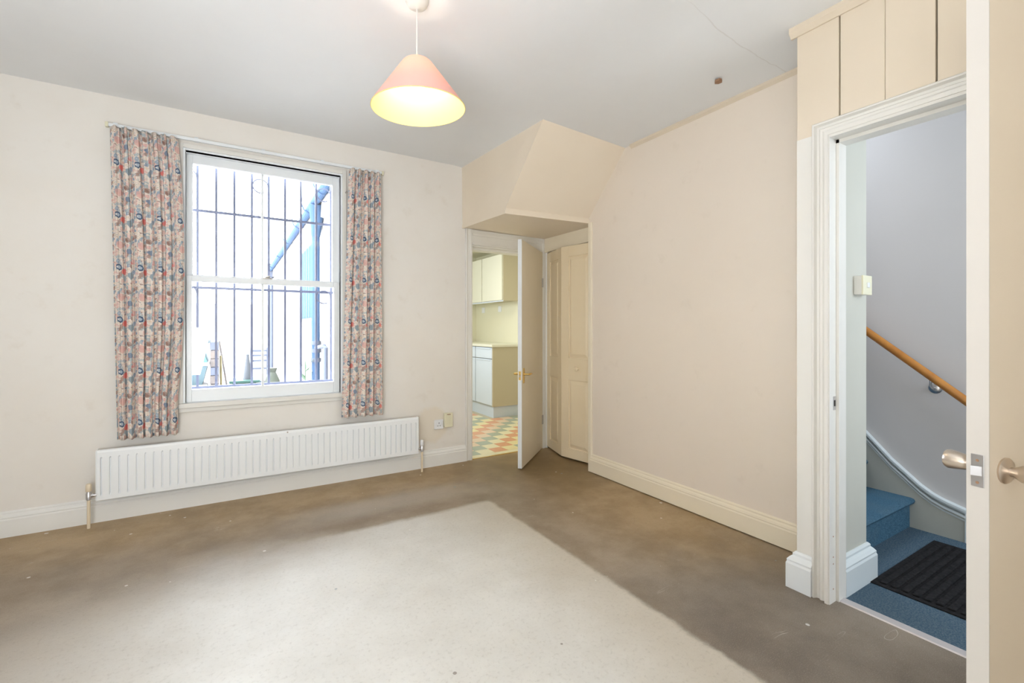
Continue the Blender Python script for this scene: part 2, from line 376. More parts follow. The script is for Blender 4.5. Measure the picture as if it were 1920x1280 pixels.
# ------------------------------------------------------------------ setting
ST = 'structure'
tag(MB().ext([(-1.3, -1.35, -.1), (2.31, -1.35, -.1), (2.31, .99, -.1), (2.62, .99, -.1), (2.62, 2.98, -.1), (2.85, 2.98, -.1), (2.85, 3.90, -.1), (-1.3, 3.90, -.1)], (0, 0, .1)).build('floor', M['floor']), kind=ST)

def sst(x, a, b):
    t = max(0, min(1, (x-a)/(b-a))); return t*t*(3-2*t)
def ceil_z(x, y):
    k = sst(y, 1.15, 2.3); lin = max(0, min(1, (x-1.72)/.88))
    return 2.677-.079*(sst(x, 1.7, 2.25)*(1-k)+lin*k)
cb_ = MB(); cb_.grid(lambda i, j: (-1.35+i*4.1, -1.4+j*5.35, ceil_z(-1.35+i*4.1, -1.4+j*5.35)), 82, 40)
cb_.box(-1.35, 2.75, -1.4, 3.95, 2.72, 2.82)
ceiling = tag(cb_.build('ceiling', M['ceiling']), kind=ST)
hole = MB(); hole.ext([(2.318, 1.575, 2.585), (2.335, 1.57, 2.585), (2.352, 1.58, 2.585), (2.35, 1.60, 2.585), (2.332, 1.612, 2.585), (2.315, 1.598, 2.585)], (0, 0, .013))
o = hole.build('plaster_chip', M['brownmark'], ceiling); o['label'] = 'small brown chip in the plaster'

# window wall (the far left wall in view)
WY0, WY1 = 3.80, 3.95
wx0, wx1, wz0, wz1 = -.285, .76, .66, 2.44
kx0, kx1, kz = 1.89, 2.665, 1.975
wb = MB()
wb.box(-1.35, wx0, WY0, WY1, 0, 2.75); wb.box(wx0, wx1, WY0, WY1, 0, wz0); wb.box(wx0, wx1, WY0, WY1, wz1, 2.75)
wb.box(wx1, kx0, WY0, WY1, 0, 2.75); wb.box(kx0, kx1, WY0, WY1, kz, 2.75); wb.box(kx1, 2.9, WY0, WY1, 0, 2.75)
wall_back = tag(wb.build('wall_back', M['wall']), kind=ST)
o = MB().lathe((1.345, 3.80, .352), (0, -1, 0), [(0, .018), (.002, .016), (.003, .001)], 12).build('plaster_chip', M['brownmark'], wall_back); o['label'] = 'brown hole in plaster beside the radiator'
tag(MB().box(-1.35, -1.25, -1.35, 3.95, 0, 2.75).build('wall_left', M['wall']), kind=ST)
tag(MB().box(-1.35, 2.34, -1.45, -1.35, 0, 2.75).build('wall_front', M['wall']), kind=ST)
tag(MB().box(2.595, 2.66, 1.125, 2.985, 0, 2.72).build('wall_right', M['wall_lampwarm']), kind=ST)
# cupboard recess: wall over the folding door, jambs and dark back
rw = MB(); rw.box(2.70, 2.80, 2.985, 3.80, 1.975, 2.3); rw.box(2.85, 2.90, 2.9, 3.80, 0, 2.3); rw.box(2.66, 2.85, 2.935, 2.985, 0, 2.72)
tag(rw.build('wall_recess', M['creamgloss']), kind=ST)
# sloped boxing in the corner under the upper stairs
P = [(1.793, 3.80, 2.70), (1.86, 2.585, 2.70), (2.745, 2.45, 2.70), (2.745, 3.80, 2.70),
     (1.800, 3.80, 2.123), (1.826, 3.075, 2.105), (2.745, 2.975, 2.10), (2.745, 3.80, 2.11),
     (1.826, 3.075, 2.145), (2.745, 2.965, 2.140)]
soff = MB().hull(P, [(0, 1, 2, 3), (4, 7, 6, 5), (0, 4, 5, 8, 1), (8, 9, 2, 1), (5, 6, 9, 8), (3, 2, 9, 6, 7), (0, 3, 7, 4)])
soffit = tag(soff.build('trim_1', M['soffit']), 'sloping cream boxed soffit in the corner above the kitchen door', kind=ST)
bd = MB(); bd.ext([(1.790, 3.79, 2.116), (1.814, 3.79, 2.116), (1.838, 3.066, 2.098), (1.815, 3.062, 2.098)], (0, 0, .03))
bd.ext([(1.815, 3.062, 2.098), (1.838, 3.08, 2.098), (2.60, 2.99, 2.096), (2.60, 2.97, 2.096)], (0, 0, .03))
bd.build('edge_bead', M['soffit'], soffit)

# door wall on the right: solid block by the hall doorway, partition of boards above and beyond
DX0, DX1 = 2.25, 2.34
HY0, HY1, HZ = .205, .985, 2.045
pw = MB(); pw.box(DX0, 2.63, 1.0, 1.125, 0, 2.72); pw.box(DX0+.02, DX1, HY0, 1.0, HZ+.02, 2.72); pw.box(DX0+.02, DX1, -1.35, HY0, 0, 2.72)
wall_door = tag(pw.build('wall_doorway', M['passage']), kind=ST)
pw = MB(); pw.box(DX0-.001, DX0+.02, 1.045, 1.125, 0, 2.6)
edges = [1.127, .952, .790, .632, .47, .31, .15, -.01, -.17, -.33, -.49, -.65, -.81, -.97, -1.13, -1.35]
for i, (a, b_) in enumerate(zip(edges, edges[1:])):
    z0 = HZ+.03 if b_ > 0 else .0
    lo_gap = .003 if i in (0, 2) else .0006; hi_gap = .003 if i in (1, 3) else .0006
    o = MB().box(DX0-.004, DX0+.018, b_+lo_gap, a-hi_gap, z0, 2.60, .002).build('board', M['board'], wall_door)
tag(MB().box(DX0-.004, DX0+.02, 1.0, 1.127, 0, HZ+.03).build('trim_2', M['white']), 'white painted pier face beside the hall doorway', kind=ST)
tag(MB().ext([(DX0-.003, 1.15, 2.60), (DX0-.03, 1.15, 2.60), (DX0-.03, 1.15, 2.575), (DX0-.012, 1.15, 2.555), (DX0-.003, 1.15, 2.555)], (0, -2.5, 0)).build('trim_3', M['board']), 'thin ceiling bead above the vertical boards', kind=ST)
tag(MB().ext([(2.60, 2.50, 2.605), (2.575, 2.50, 2.605), (2.578, 2.50, 2.585), (2.595, 2.50, 2.57), (2.60, 2.50, 2.57)], (0, -1.37, 0)).build('trim_4', M['board']), 'thin ceiling bead along the plain right wall', kind=ST)

# hall shell
tag(MB().box(2.31, 3.60, -1.35, 2.7, -.1, -.001).build('floor_hall', M['carpet_floor']), kind=ST)
hw = MB(); hw.box(3.54, 3.64, -1.4, 2.8, -.1, 3.2)
tag(hw.build('wall_hall', M['hallwall']), kind=ST)
hw = MB(); hw.box(2.34, 3.54, -1.45, -1.35, 0, 3.2); hw.box(2.665, 3.54, 2.6, 2.7, 0, 3.2)
tag(hw.build('wall_hall_end', M['hallwall']), kind=ST)
hw = MB(); hw.box(2.30, 3.64, -1.45, 2.8, 3.0, 3.1); hw.box(2.345, 2.42, -1.35, 2.7, 2.72, 3.0)
tag(hw.build('ceiling_hall', M['hallwall']), kind=ST)

# kitchen shell
tag(MB().box(1.2, 3.8, 3.88, 7.2, -.12, -.008).build('floor_kitchen', M['tan']), kind=ST)
kf = bpy.data.objects['floor_kitchen']
tm = [None]*5
s_t = .15
for i in range(15):
    for j in range(16):
        x = 1.60+i*s_t; y = 3.905+j*s_t
        if x > 2.92 and y > 5.40: continue
        if (i+j) % 2 == 0: k = 0 if ((i-j)//2) % 2 == 0 else 1
        else: k = [2, 3, 4, 2, 3][(i*2+j*3) % 5]
        if tm[k] is None:
            t = MB().box(.001, s_t-.001, .001, s_t-.001, -.008, 0, .0008); t = t.build('tile', tiles_cols[k], kf); tm[k] = t.data
        else:
            t = bpy.data.objects.new('tile', tm[k]); COL.objects.link(t); t.parent = kf
        t.location = (x, y, 0)
kw = MB(); kw.box(3.6, 3.7, 3.95, 7.15, 0, 2.5)
tag(kw.build('wall_kitchen_right', M['kwall']), kind=ST)
tag(MB().box(1.15, 3.7, 7.05, 7.15, 0, 2.5).build('wall_kitchen_end', M['kwall']), kind=ST)
tag(MB().box(1.2, 1.3, 3.95, 7.05, 0, 2.5).build('wall_kitchen_left', M['kwall']), kind=ST)
tag(MB().box(1.15, 3.7, 3.95, 7.15, 2.42, 2.5).build('ceiling_kitchen', M['kwall']), kind=ST)
tag(MB().box(2.67, 3.6, 3.952, 3.97, 0, 2.42).build('wall_kitchen_near', M['kwall']), kind=ST)

# ------------------------------------------------------------------ skirting boards
H = .145
PROF = [(0, 0), (.026, 0), (.026, .098), (.022, .106), (.024, .112), (.020, .122), (.012, .130), (.012, .138), (.006, H), (0, H)]
def skirting(name, p0, p1, n, m, label):
    p0, p1, n = Vector(p0), Vector(p1), Vector(n)
    return tag(MB().ext([p0+n*a+Vector((0, 0, z)) for a, z in PROF], p1-p0).build(name, m), label, kind=ST)
skirting('baseboard_back', (-1.25, 3.80, 0), (1.83, 3.80, 0), (0, -1, 0), M['offwhite'], 'white moulded skirting board under the radiator')
skirting('baseboard_left', (-1.25, -1.35, 0), (-1.25, 3.77, 0), (1, 0, 0), M['white'], 'white moulded skirting board on left wall')
skirting('baseboard_right', (2.595, 1.13, .006), (2.595, 2.94, .006), (-1, 0, 0), M['creamgloss'], 'cream moulded skirting board along the plain right wall')
PR2 = [(0, 0), (.034, 0), (.034, .112), (.030, .122), (.031, .130), (.022, .142), (.013, .150), (.013, .160), (.005, .168), (0, .168)]
def skirt2(parent_b, p0, p1, n):
    p0, p1, n = Vector(p0), Vector(p1), Vector(n)
    parent_b.ext([p0+n*a+Vector((0, 0, z)) for a, z in PR2], p1-p0)
def mitred(path):
    """path: list of functions a -> (x, y), the skirting profile offset by a at each corner"""
    f = MB(); rings = [[f.bm.verts.new((*fn(a), z)) for a, z in PR2] for fn in path]; n = len(PR2)
    for q, w_ in zip(rings, rings[1:]):
        for i in range(n): f.bm.faces.new((q[i], q[(i+1) % n], w_[(i+1) % n], w_[i]))
    f.bm.faces.new(rings[0]); f.bm.faces.new(rings[-1]); return f
xp = DX0-.004
tag(mitred([lambda a: (xp-a, 1.052), lambda a: (xp-a, 1.127+a), lambda a: (2.566, 1.127+a)]).build('baseboard_pier', M['whiter']), 'white moulded plinth block wrapping the pier left of the hall door', kind=ST)
tag(mitred([lambda a: (2.345, 1.0-a), lambda a: (2.63+a, 1.0-a), lambda a: (2.63+a, 1.12)]).build('baseboard_hall', M['bluewhite']), 'white moulded skirting inside the hall doorway', kind=ST)

# ------------------------------------------------------------------ sash window (window_1)
win = thing('window_1', (.24, 3.85, wz0), 'white painted sash window with four panes between the floral curtains', None, kind=ST)
# inner architrave: flat board with bead round the box
def casing_frame(x0, x1, z0, z1, wd, y0, y1, mm, name, parent):
    f = MB()
    f.box(x0-wd, x0, y0, y1, z0, z1+wd, .002); f.box(x1, x1+wd, y0, y1, z0, z1+wd, .002); f.box(x0, x1, y0, y1, z1, z1+wd, .002)
    return f.build(name, mm, parent)
casing_frame(-.275, .752, .70, 2.425, .028, 3.782, 3.801, M['white'], 'architrave', win)
casing_frame(-.262, .739, .70, 2.412, .014, 3.792, 3.84, M['whiter'], 'staff_bead', win)
f = MB(); f.box(wx0, -.262, 3.80, 3.93, wz0, wz1); f.box(.739, wx1, 3.80, 3.93, wz0, wz1); f.box(wx0, wx1, 3.80, 3.93, 2.412, wz1); f.box(wx0, wx1, 3.80, 3.93, wz0, .70)
f.build('box_frame', M['fresh'], win)
f = MB(); f.box(-.335, .81, 3.765, 3.80, .668, .70, .004); f.box(-.32, .795, 3.782, 3.801, .640, .668, .003)
f.build('sill', M['white'], win)
def sash(name, y, z0, z1, bot, top, st):
    f = MB(); xa, xb = -.262, .739
    f.box(xa, xa+st, y, y+.04, z0, z1, .003); f.box(xb-st-.012, xb, y, y+.04, z0, z1, .003)
    f.box(xa+st, xb-st-.012, y, y+.04, z0, z0+bot, .003); f.box(xa+st, xb-st-.012, y, y+.04, z1-top, z1, .003)
    f.box(.192, .208, y+.006, y+.034, z0+bot, z1-top, .002)
    s = f.build(name, M['fresh'], win)
    for xa_, xb_ in ((xa+st, .192), (.208, xb-st-.012)):
        MB().box(xa_, xb_, y+.018, y+.021, z0+bot, z1-top).build('pane', M['glass'], s)
    return s
sash('upper_sash', 3.875, 1.535, 2.412, .045, .06, .035)
lo = sash('lower_sash', 3.832, .70, 1.57, .085, .04, .032)
f = MB(); f.box(.20, .26, 3.815, 3.835, 1.57, 1.578, .002); f.tube([(.215, 3.83, 1.578), (.245, 3.825, 1.59)], .006, 8)
f.build('sash_catch', M['steel'], win, True)
f = MB(); f.tube([(.775, 3.79, 2.28), (.775, 3.772, 2.28), (.782, 3.768, 2.285)], .006, 8)
f.build('curtain_hook', M['steel'], win)

# iron window grille outside
gr = thing('window_grille', (.19, 4.02, .7), 'thin wrought iron security grille with scrolls outside the sash window', 'grille')
gx = [-.255+.0, -.207, -.088, .024, .137, .250, .360, .475, .588, .700]
gx = [-.205, -.092, .022, .135, .249, .362, .475, .589, .702]
for x in gx:
    f = MB(); f.box(x-.008, x+.008, 3.992, 4.006, .74, 2.40); f.build('bar', M['grille'], gr)
for z in (.78, 1.50, 2.055):
    f = MB(); f.box(-.27, .745, 3.99, 4.004, z-.009, z+.009); f.build('cross_bar', M['grille'], gr)
def ring(cx, cz, r):
    pts = [(cx+r*math.cos(a), 3.985, cz+r*math.sin(a)) for a in [math.pi*2*k/24 for k in range(21)]]
    MB().tube(pts, .005, 6).build('scroll', M['grille'], gr, True)
for x, z in ((-.262, 2.29), (.192, 2.29), (.645, 2.29), (-.262, 1.46), (.645, 1.46)): ring(x, z, .052)

# ------------------------------------------------------------------ curtains and track
tr_ = thing('curtain_track', (.2, 3.76, 2.47), 'slim white curtain track running above the sash window', 'curtain track')
MB().box(-.655, 1.055, 3.752, 3.770, 2.468, 2.488, .002).build('rail', M['whiter'], tr_)
for x in (-.62, -.2, .2, .6, 1.02): MB().box(x-.012, x+.012, 3.765, 3.801, 2.474, 2.500, .002).build('bracket', M['whiter'], tr_)
for x in (-.66, 1.06): MB().box(x-.008, x+.008, 3.748, 3.774, 2.462, 2.492, .002).build('end_stop', M['cream_plastic'], tr_)

def curtain(name, label, ztop, zbot, left, right, folds, seed, depth, hooks):
    rnd = random.Random(seed)
    root = thing(name, ((left(0)+right(0))/2, 3.74, zbot), label, 'curtain', 'floral curtains at the sash window')
    offs = [rnd.uniform(-.35, .35) for _ in range(folds*2+3)]; amps = [rnd.uniform(.55, 1.15) for _ in range(folds+2)]
    full = 1.6; wref = right(.5)-left(.5)
    def warp(s, t):
        k = s*folds*2; i = int(min(k, folds*2-1e-6)); fr = k-i
        a, b2 = offs[i], offs[i+1]
        return k + (a+(b2-a)*fr)*min(1, .4+t)   # uneven fold widths
    def pt(s, t):       # t 0 top, 1 bottom
        ph = warp(s, t)*math.pi + .5*math.sin(t*2.3+seed)*s*(1-s)*4
        am = amps[int(s*folds)]*(1-(s*folds) % 1)+amps[min(folds+1, int(s*folds)+1)]*((s*folds) % 1)
        pleat = math.exp(-((t-.045)/.03)**2)
        A = depth*am*(.72+.28*t)*(1-.25*pleat)
        y = 3.724 - A*(2*abs(math.sin(ph/2))**.6-1)
        fine = (.006*math.sin(ph*2.7+seed)+.004*math.sin(ph*5.1+1))*(1-.5*t)
        if t < .08: fine += .006*math.sin(s*folds*2*math.pi*3)
        x = left(t)+(right(t)-left(t))*(s+.018*math.sin(ph*2)/1.0*(1-abs(2*s-1)))
        z = ztop+(zbot-ztop)*t+.005*math.sin(ph)*t+(-.012*(.5+.5*math.cos(s*folds*2*math.pi)) if t == 0 else 0)
        return (x, y+fine, z)
    cl = MB().grid(pt, folds*22, 60, lambda s, t: (s*wref*full, (1-t)*(ztop-zbot))).build('cloth', M['curtain'], root, fix=False)
    so = cl.modifiers.new('thickness', 'SOLIDIFY'); so.thickness = .003; so.offset = 0
    hp = MB()
    for k in range(hooks):
        s = (k+.5)/hooks; x = left(0)+(right(0)-left(0))*s
        MB().tube([(x, 3.735, ztop-.03), (x, 3.745, ztop+.0), (x+.004, 3.758, ztop+.012), (x, 3.76, ztop+.018)], .003, 6).build('hook', M['cream_plastic'], root)
    return root
curtain('curtain', 'wide gathered floral cotton curtain at the left side of the window', 2.462, .512,
        lambda t: -.640+.036*t, lambda t: -.300+.035*math.sin(min(1, t*1.15)*math.pi)**.8, 7, 3, .030, 7)
curtain('curtain', 'narrower gathered floral cotton curtain at the right side of the window', 2.462, .512,
        lambda t: .790-.055*t, lambda t: 1.035+.012*t, 5, 11, .030, 5)
# curtain tape cord end hanging below the left curtain
# ------------------------------------------------------------------ radiator
rad = thing('radiator', (.32, 3.73, .158), 'long low white panel radiator under the sash window', 'radiator')
RX0, RX1, RZ0, RZ1, RY = -.696, 1.339, .158, .466, 3.680
pitch = .0415; n = int((RX1-RX0-.05)/pitch)
xs = [RX0, RX0+.012]; yo = [0.004, 0]
x = RX0+.025
cols = [(RX0, .006, 0), (RX0+.004, 0, 0), (RX0+.020, 0, 0)]
for k in range(n+1):
    xx = RX0+.024+k*(RX1-RX0-.048)/n
    cols += [(xx-.0045, 0, 0), (xx-.002, 0, 1), (xx+.002, 0, 1), (xx+.0045, 0, 0)]
cols += [(RX1-.004, 0, 0), (RX1, .006, 0)]
rows = [(RZ0, .006, 0), (RZ0+.004, 0, 0), (RZ0+.028, 0, 0), (RZ0+.040, 0, 1), (RZ1-.052, 0, 1), (RZ1-.044, 0, 0), (RZ1-.016, 0, 0), (RZ1-.004, .003, 0), (RZ1, .012, 0)]
rb = MB()
vs = [[rb.bm.verts.new((cx, RY+max(ce, re)+.009*cg*rg, rz)) for (rz, re, rg) in rows] for (cx, ce, cg) in cols]
for i in range(len(cols)-1):
    for j in range(len(rows)-1): rb.bm.faces.new((vs[i][j], vs[i+1][j], vs[i+1][j+1], vs[i][j+1]))
rb.box(RX0+.001, RX1-.001, RY+.012, RY+.022, RZ0+.001, RZ1-.001)
rb.build('front_panel', M['radiator'], rad, fix=False)
MB().box(RX0+.01, RX1-.01, RY+.055, RY+.068, RZ0+.01, RZ1-.01, .004).build('back_panel', M['radiator'], rad)
for x0, x1 in ((RX0-.002, RX0+.001), (RX1-.001, RX1+.002)):
    MB().box(x0-.001, x1+.001, RY+.004, RY+.066, RZ0+.004, RZ1-.003, .001).build('side_panel', M['radiator'], rad)
f = MB()
for k in range(60):
    xx = RX0+.02+k*(RX1-RX0-.04)/60
    f.box(xx, xx+.02, RY+.022, RY+.055, RZ1-.02, RZ1-.018)
f.build('top_grille', M['radiator'], rad)
for x in (-.45, 1.1):
    MB().box(x-.015, x+.015, RY+.066, 3.7995, .22, .42, .002).build('bracket', M['radiator'], rad)
for sgn, xe, xp in ((-1, RX0, -.731), (1, RX1, 1.372)):
    v = MB().lathe((xp, 3.69, .170), (0, 0, 1), [(0, .010), (.004, .014), (.040, .014), (.044, .012), (.055, .012)], 16)
    v.tube([(xp, 3.69, .196), (xe-.004*sgn, 3.69, .196)], .009, 12); v.tube([(xp-.013*sgn, 3.69, .196), (xp-.022*sgn, 3.69, .196)], .012, 6)
    vv = v.build('valve', M['chrome'], rad, True)
    MB().lathe((xp, 3.69, .222), (0, 0, 1), [(0, .012), (.004, .015), (.040, .014), (.046, .011)], 14).build('valve_cap', M['plastic' if sgn > 0 else 'pipe'], vv, True)
    MB().tube([(xp, 3.69, -.001), (xp, 3.69, .172)], .0085, 12).build('pipe', M['pipe'], rad, True)
# bleed screw
MB().lathe((.35, RY+.006, RZ1-.012), (0, -1, 0), [(0, .006), (.008, .005)], 8).build('bleed_screw', M['steel'], rad)

# ------------------------------------------------------------------ sockets on the window wall
def wall_plate(name, x, z, w_, h, dep, mm, label, cat):
    r = thing(name, (x, 3.80, z-h/2), label, cat)
    MB().box(x-w_/2, x+w_/2, 3.80-dep, 3.8005, z-h/2, z+h/2, .003).build('plate', mm, r)
    return r
r = wall_plate('socket', 1.566, .360, .082, .082, .012, M['plastic'], 'square white single plug socket on window wall', 'socket')
for dx, dz, a, b2 in ((0, .012, .004, .009), (-.011, -.012, .007, .004), (.011, -.012, .007, .004)):
    MB().box(1.566+dx-a/2-.001, 1.566+dx+a/2+.001, 3.7868, 3.7885, .360+dz-b2/2, .360+dz+b2/2).build('pin_hole', M['dark'], r)
r = wall_plate('junction_box', 1.652, .392, .078, .125, .030, M['cream_plastic'], 'upright cream plastic box beside the white socket', 'junction box')
MB().box(1.635, 1.668, 3.767, 3.7705, .440, .446).build('slot', M['brownmark'], r)
r = thing('light_switch', (2.58, 1.255, 1.36), 'white wall plate seen edge on, on the right wall behind the pier', 'switch')
MB().box(2.580, 2.5955, 1.215, 1.297, 1.385, 1.495, .003).build('plate', M['plastic'], r)
MB().box(2.577, 2.581, 1.245, 1.265, 1.43, 1.45, .001).build('rocker', M['plastic'], r)

# ------------------------------------------------------------------ kitchen doorway trim
f = MB()
def arch_prof(x0, sgn):   # vertical moulded architrave, 60 wide
    return [(x0, 3.80, 0), (x0, 3.782, 0), (x0+sgn*.008, 3.776, 0), (x0+sgn*.016, 3.782, 0), (x0+sgn*.022, 3.786, 0), (x0+sgn*.040, 3.784, 0), (x0+sgn*.046, 3.778, 0), (x0+sgn*.062, 3.778, 0), (x0+sgn*.066, 3.784, 0), (x0+sgn*.066, 3.80, 0)]
f.ext(arch_prof(1.825, 1), (0, 0, 2.12)); f.ext(arch_prof(2.745, -1), (0, 0, 2.108))
f.box(1.89, 2.68, 3.782, 3.80, kz, 2.112); f.box(1.89, 2.68, 3.776, 3.785, kz, kz+.02, .003); f.box(1.89, 2.68, 3.776, 3.785, 2.06, 2.085, .003)
tag(f.build('trim_5', M['white']), 'cream white architrave and head board round the kitchen doorway', kind=ST)
f = MB(); f.box(1.889, 1.900, 3.80, 3.955, 0, kz); f.box(2.655, 2.666, 3.80, 3.955, 0, kz); f.box(1.89, 2.665, 3.80, 3.955, kz-.012, kz)
f.box(1.900, 1.912, 3.85, 3.955, 0, kz-.01); f.box(2.643, 2.655, 3.85, 3.955, 0, kz-.01); f.box(1.90, 2.655, 3.85, 3.955, kz-.03, kz-.01)
tag(f.build('trim_6', M['white']), 'white door lining inside the kitchen doorway', kind=ST)
tag(MB().box(1.90, 2.655, 3.795, 3.815, -.002, .004, .001).build('trim_7', M['brass']), 'thin metal strip across the kitchen threshold', kind=ST)
tag(MB().box(1.89, 2.665, 3.815, 3.90, -.003, .001).build('trim_8', tiles_cols[3]), 'pale sill board behind the kitchen threshold strip', kind=ST)

# kitchen door (door_1)
U = Vector((-.758, -.652, 0)).normalized(); Nn = Vector((.652, -.758, 0)).normalized()
hp = Vector((2.655, 3.778, 0)); W = .728
d1 = thing('door_1', (2.655, 3.778, 0), 'flush cream kitchen door standing half open into the room', None, kind=ST)
z_ = Vector((0, 0, 1))
MB().obox(hp-Nn*.0175+z_*.012, U*W, Nn*.035, z_*1.955, .0015).build('slab', M['creamgloss'], d1)
MB().obox(hp+U*(W-.0004)-Nn*.0176+z_*.012, U*.0022, Nn*.0352, z_*1.955).build('free_edge', M['whiter'], d1)['label'] = 'white free edge'
for zz in (.25, 1.62):
    h = MB(); h.tube([hp+Nn*.020-U*.004+z_*zz, hp+Nn*.020-U*.004+z_*(zz+.09)], .006, 10); h.obox(hp+Nn*.0175+z_*zz, U*.03, Nn*.002, z_*.09)
    h.build('hinge', M['steel'], d1, True)
for sg in (1, -1):
    ctr = hp+U*(W-.052)+Nn*.0175*sg+z_*.80
    h = MB(); h.obox(ctr-U*.019-z_*.065, U*.038, Nn*.005*sg, z_*.13, .002)
    pl = h.build('handle_plate', M['brass'], d1)
    h = MB(); a = ctr+z_*.012
    h.tube([a, a+Nn*.045*sg, a+Nn*.050*sg-U*.008, a+Nn*.050*sg-U*.06, a+Nn*.046*sg-U*.10-z_*.004], [.009, .008, .009, .008, .007], 12)
    h.build('lever', M['brass'], pl, True)
h = MB(); h.obox(hp+U*(W+.0018)-Nn*.010+z_*.765, U*.002, Nn*.020, z_*.075); h.build('latch_plate', M['brass'], d1)
h = MB(); h.obox(hp+U*(W+.0025)-Nn*.006+z_*.79, U*.006, Nn*.012, z_*.018); h.build('latch', M['steel'], d1)

# folding cupboard door (door_3) : two leaves with raised panels
d3 = thing('door_3', (2.70, 3.40, 0), 'two leaf panelled cream folding cupboard door in the corner recess', None, kind=ST)
A_, F_, B_ = Vector((2.735, 3.785, 0)), Vector((2.632, 3.410, 0)), Vector((2.705, 3.020, 0))
def leaf(p, q, knob):
    L = (q-p).length-.003; u = (q-p).normalized(); nn = Vector((-u.y, u.x, 0));
    if nn.x > 0: nn = -nn
    z0, z1 = .018, 1.965
    def bx_(a0, a1, b0, b1, t0, t1, bev=.0015): return ((p+u*a0+z_*b0+nn*t0), u*(a1-a0), nn*(t1-t0), z_*(b1-b0), bev)
    st = .085
    f = MB()
    f.obox(*bx_(0, st, z0, z1, -.03, 0)); f.obox(*bx_(L-st, L, z0, z1, -.03, 0))
    for a, b2 in ((z0, .105), (.735, .935), (1.868, z1)): f.obox(*bx_(st, L-st, a, b2, -.03, 0))
    lf = f.build('leaf', M['bifold'], d3)
    for a, b2 in ((.105, .735), (.935, 1.868)):
        w0, w1 = st, L-st; g = .028; f = MB()
        o = [p+u*x_+z_*z2+nn*t2 for x_, z2, t2 in ((w0, a, -.012), (w1, a, -.012), (w1, b2, -.012), (w0, b2, -.012), (w0+.008, a+.008, -.013), (w1-.008, a+.008, -.013), (w1-.008, b2-.008, -.013), (w0+.008, b2-.008, -.013),
             (w0+g, a+g+.01, -.002), (w1-g, a+g+.01, -.002), (w1-g, b2-g-.01, -.002), (w0+g, b2-g-.01, -.002))]
        f.hull(o, [(0, 1, 5, 4), (1, 2, 6, 5), (2, 3, 7, 6), (3, 0, 4, 7), (4, 5, 9, 8), (5, 6, 10, 9), (6, 7, 11, 10), (7, 4, 8, 11), (8, 9, 10, 11)])
        f.obox(*bx_(w0, w1, a, b2, -.028, -.020, 0))
        f.build('panel', M['bifold'], lf)
    if knob:
        f = MB().lathe(p+u*(L*.5)+z_*.845, nn, [(0, .012), (.008, .009), (.014, .010), (.020, .019), (.028, .021), (.034, .016), (.037, .001)], 18)
        f.build('knob', M['bifold'], lf, True)
leaf(A_, F_, False); leaf(F_, B_, True)
tag(MB().ext([(2.597, 2.935, 0), (2.585, 2.935, 0), (2.58, 2.945, 0), (2.58, 2.975, 0), (2.59, 2.987, 0), (2.665, 2.987, 0), (2.665, 2.935, 0)], (0, 0, 2.098)).build('trim_9', M['creamgloss']), 'narrow cream corner strip between right wall and folding door', kind=ST)

# ------------------------------------------------------------------ hall doorway casing
CP = [(-.004, 0), (-.032, 0), (-.032, .014), (-.014, .019), (-.020, .027), (-.021, .036), (-.012, .043), (-.015, .052), (-.030, .058), (-.030, .064), (-.022, .070), (-.004, .070)]
f = MB(); rings = [[f.bm.verts.new((DX0+x, yf(w_), zf(w_))) for x, w_ in CP] for yf, zf in ((lambda q: .985+q, lambda q: 0), (lambda q: .985+q, lambda q: 2.047+q), (lambda q: .12, lambda q: 2.047+q))]
for q, w_ in zip(rings, rings[1:]):
    for i in range(len(CP)): f.bm.faces.new((q[i], q[(i+1) % len(CP)], w_[(i+1) % len(CP)], w_[i]))
f.bm.faces.new(rings[0]); f.bm.faces.new(rings[-1])
tag(f.build('trim_10', M['white']), 'moulded cream architrave round the left and top of the hall doorway', kind=ST)
f = MB(); f.box(DX0-.0285, 2.345, .980, 1.001, 0, 2.036); f.box(DX0-.0285, 2.345, HY0-.02, 1.001, 2.035, 2.066); f.box(DX0-.028, 2.345, HY0-.022, HY0, 0, 2.05)
f.box(DX0+.030, 2.345, .968, .981, 0, 2.036); f.box(DX0+.030, 2.345, HY0, .981, 2.02, 2.036)
jamb = tag(f.build('trim_12', M['white']), 'white hall door lining with stop bead and old screw holes', kind=ST)
MB().box(DX0+.002, DX0+.026, .9785, .9805, .845, .905).build('strike_plate', M['chrome'], jamb)
MB().box(DX0+.008, DX0+.020, .9778, .9790, .862, .888).build('strike_hole', M['dark'], jamb)
for zz in (.06, .17, .20, .29): MB().lathe((DX0+.005, .9805, zz), (0, -1, 0), [(0, .004), (.001, .0035)], 8).build('screw_hole', M['brownmark'], jamb)
tag(MB().ext([(2.285, .985, -.002), (2.290, .985, .005), (2.325, .985, .007), (2.335, .985, -.002)], (0, -.78, 0)).build('trim_13', M['threshold']), 'metal carpet strip across the hall doorway threshold', kind=ST)

# switch box on end of the passage wall
sw = thing('light_switch', (2.545, 1.0, 1.36), 'cream surface mounted light switch inside the hall doorway', 'switch')
MB().box(2.498, 2.585, .968, 1.0005, 1.362, 1.450, .003).build('back_box', M['white'], sw)
MB().box(2.497, 2.586, .960, .969, 1.361, 1.451, .002).build('plate', M['cream_plastic'], sw)
MB().box(2.530, 2.553, .955, .9615, 1.395, 1.418, .002).build('rocker', M['plastic'], sw)

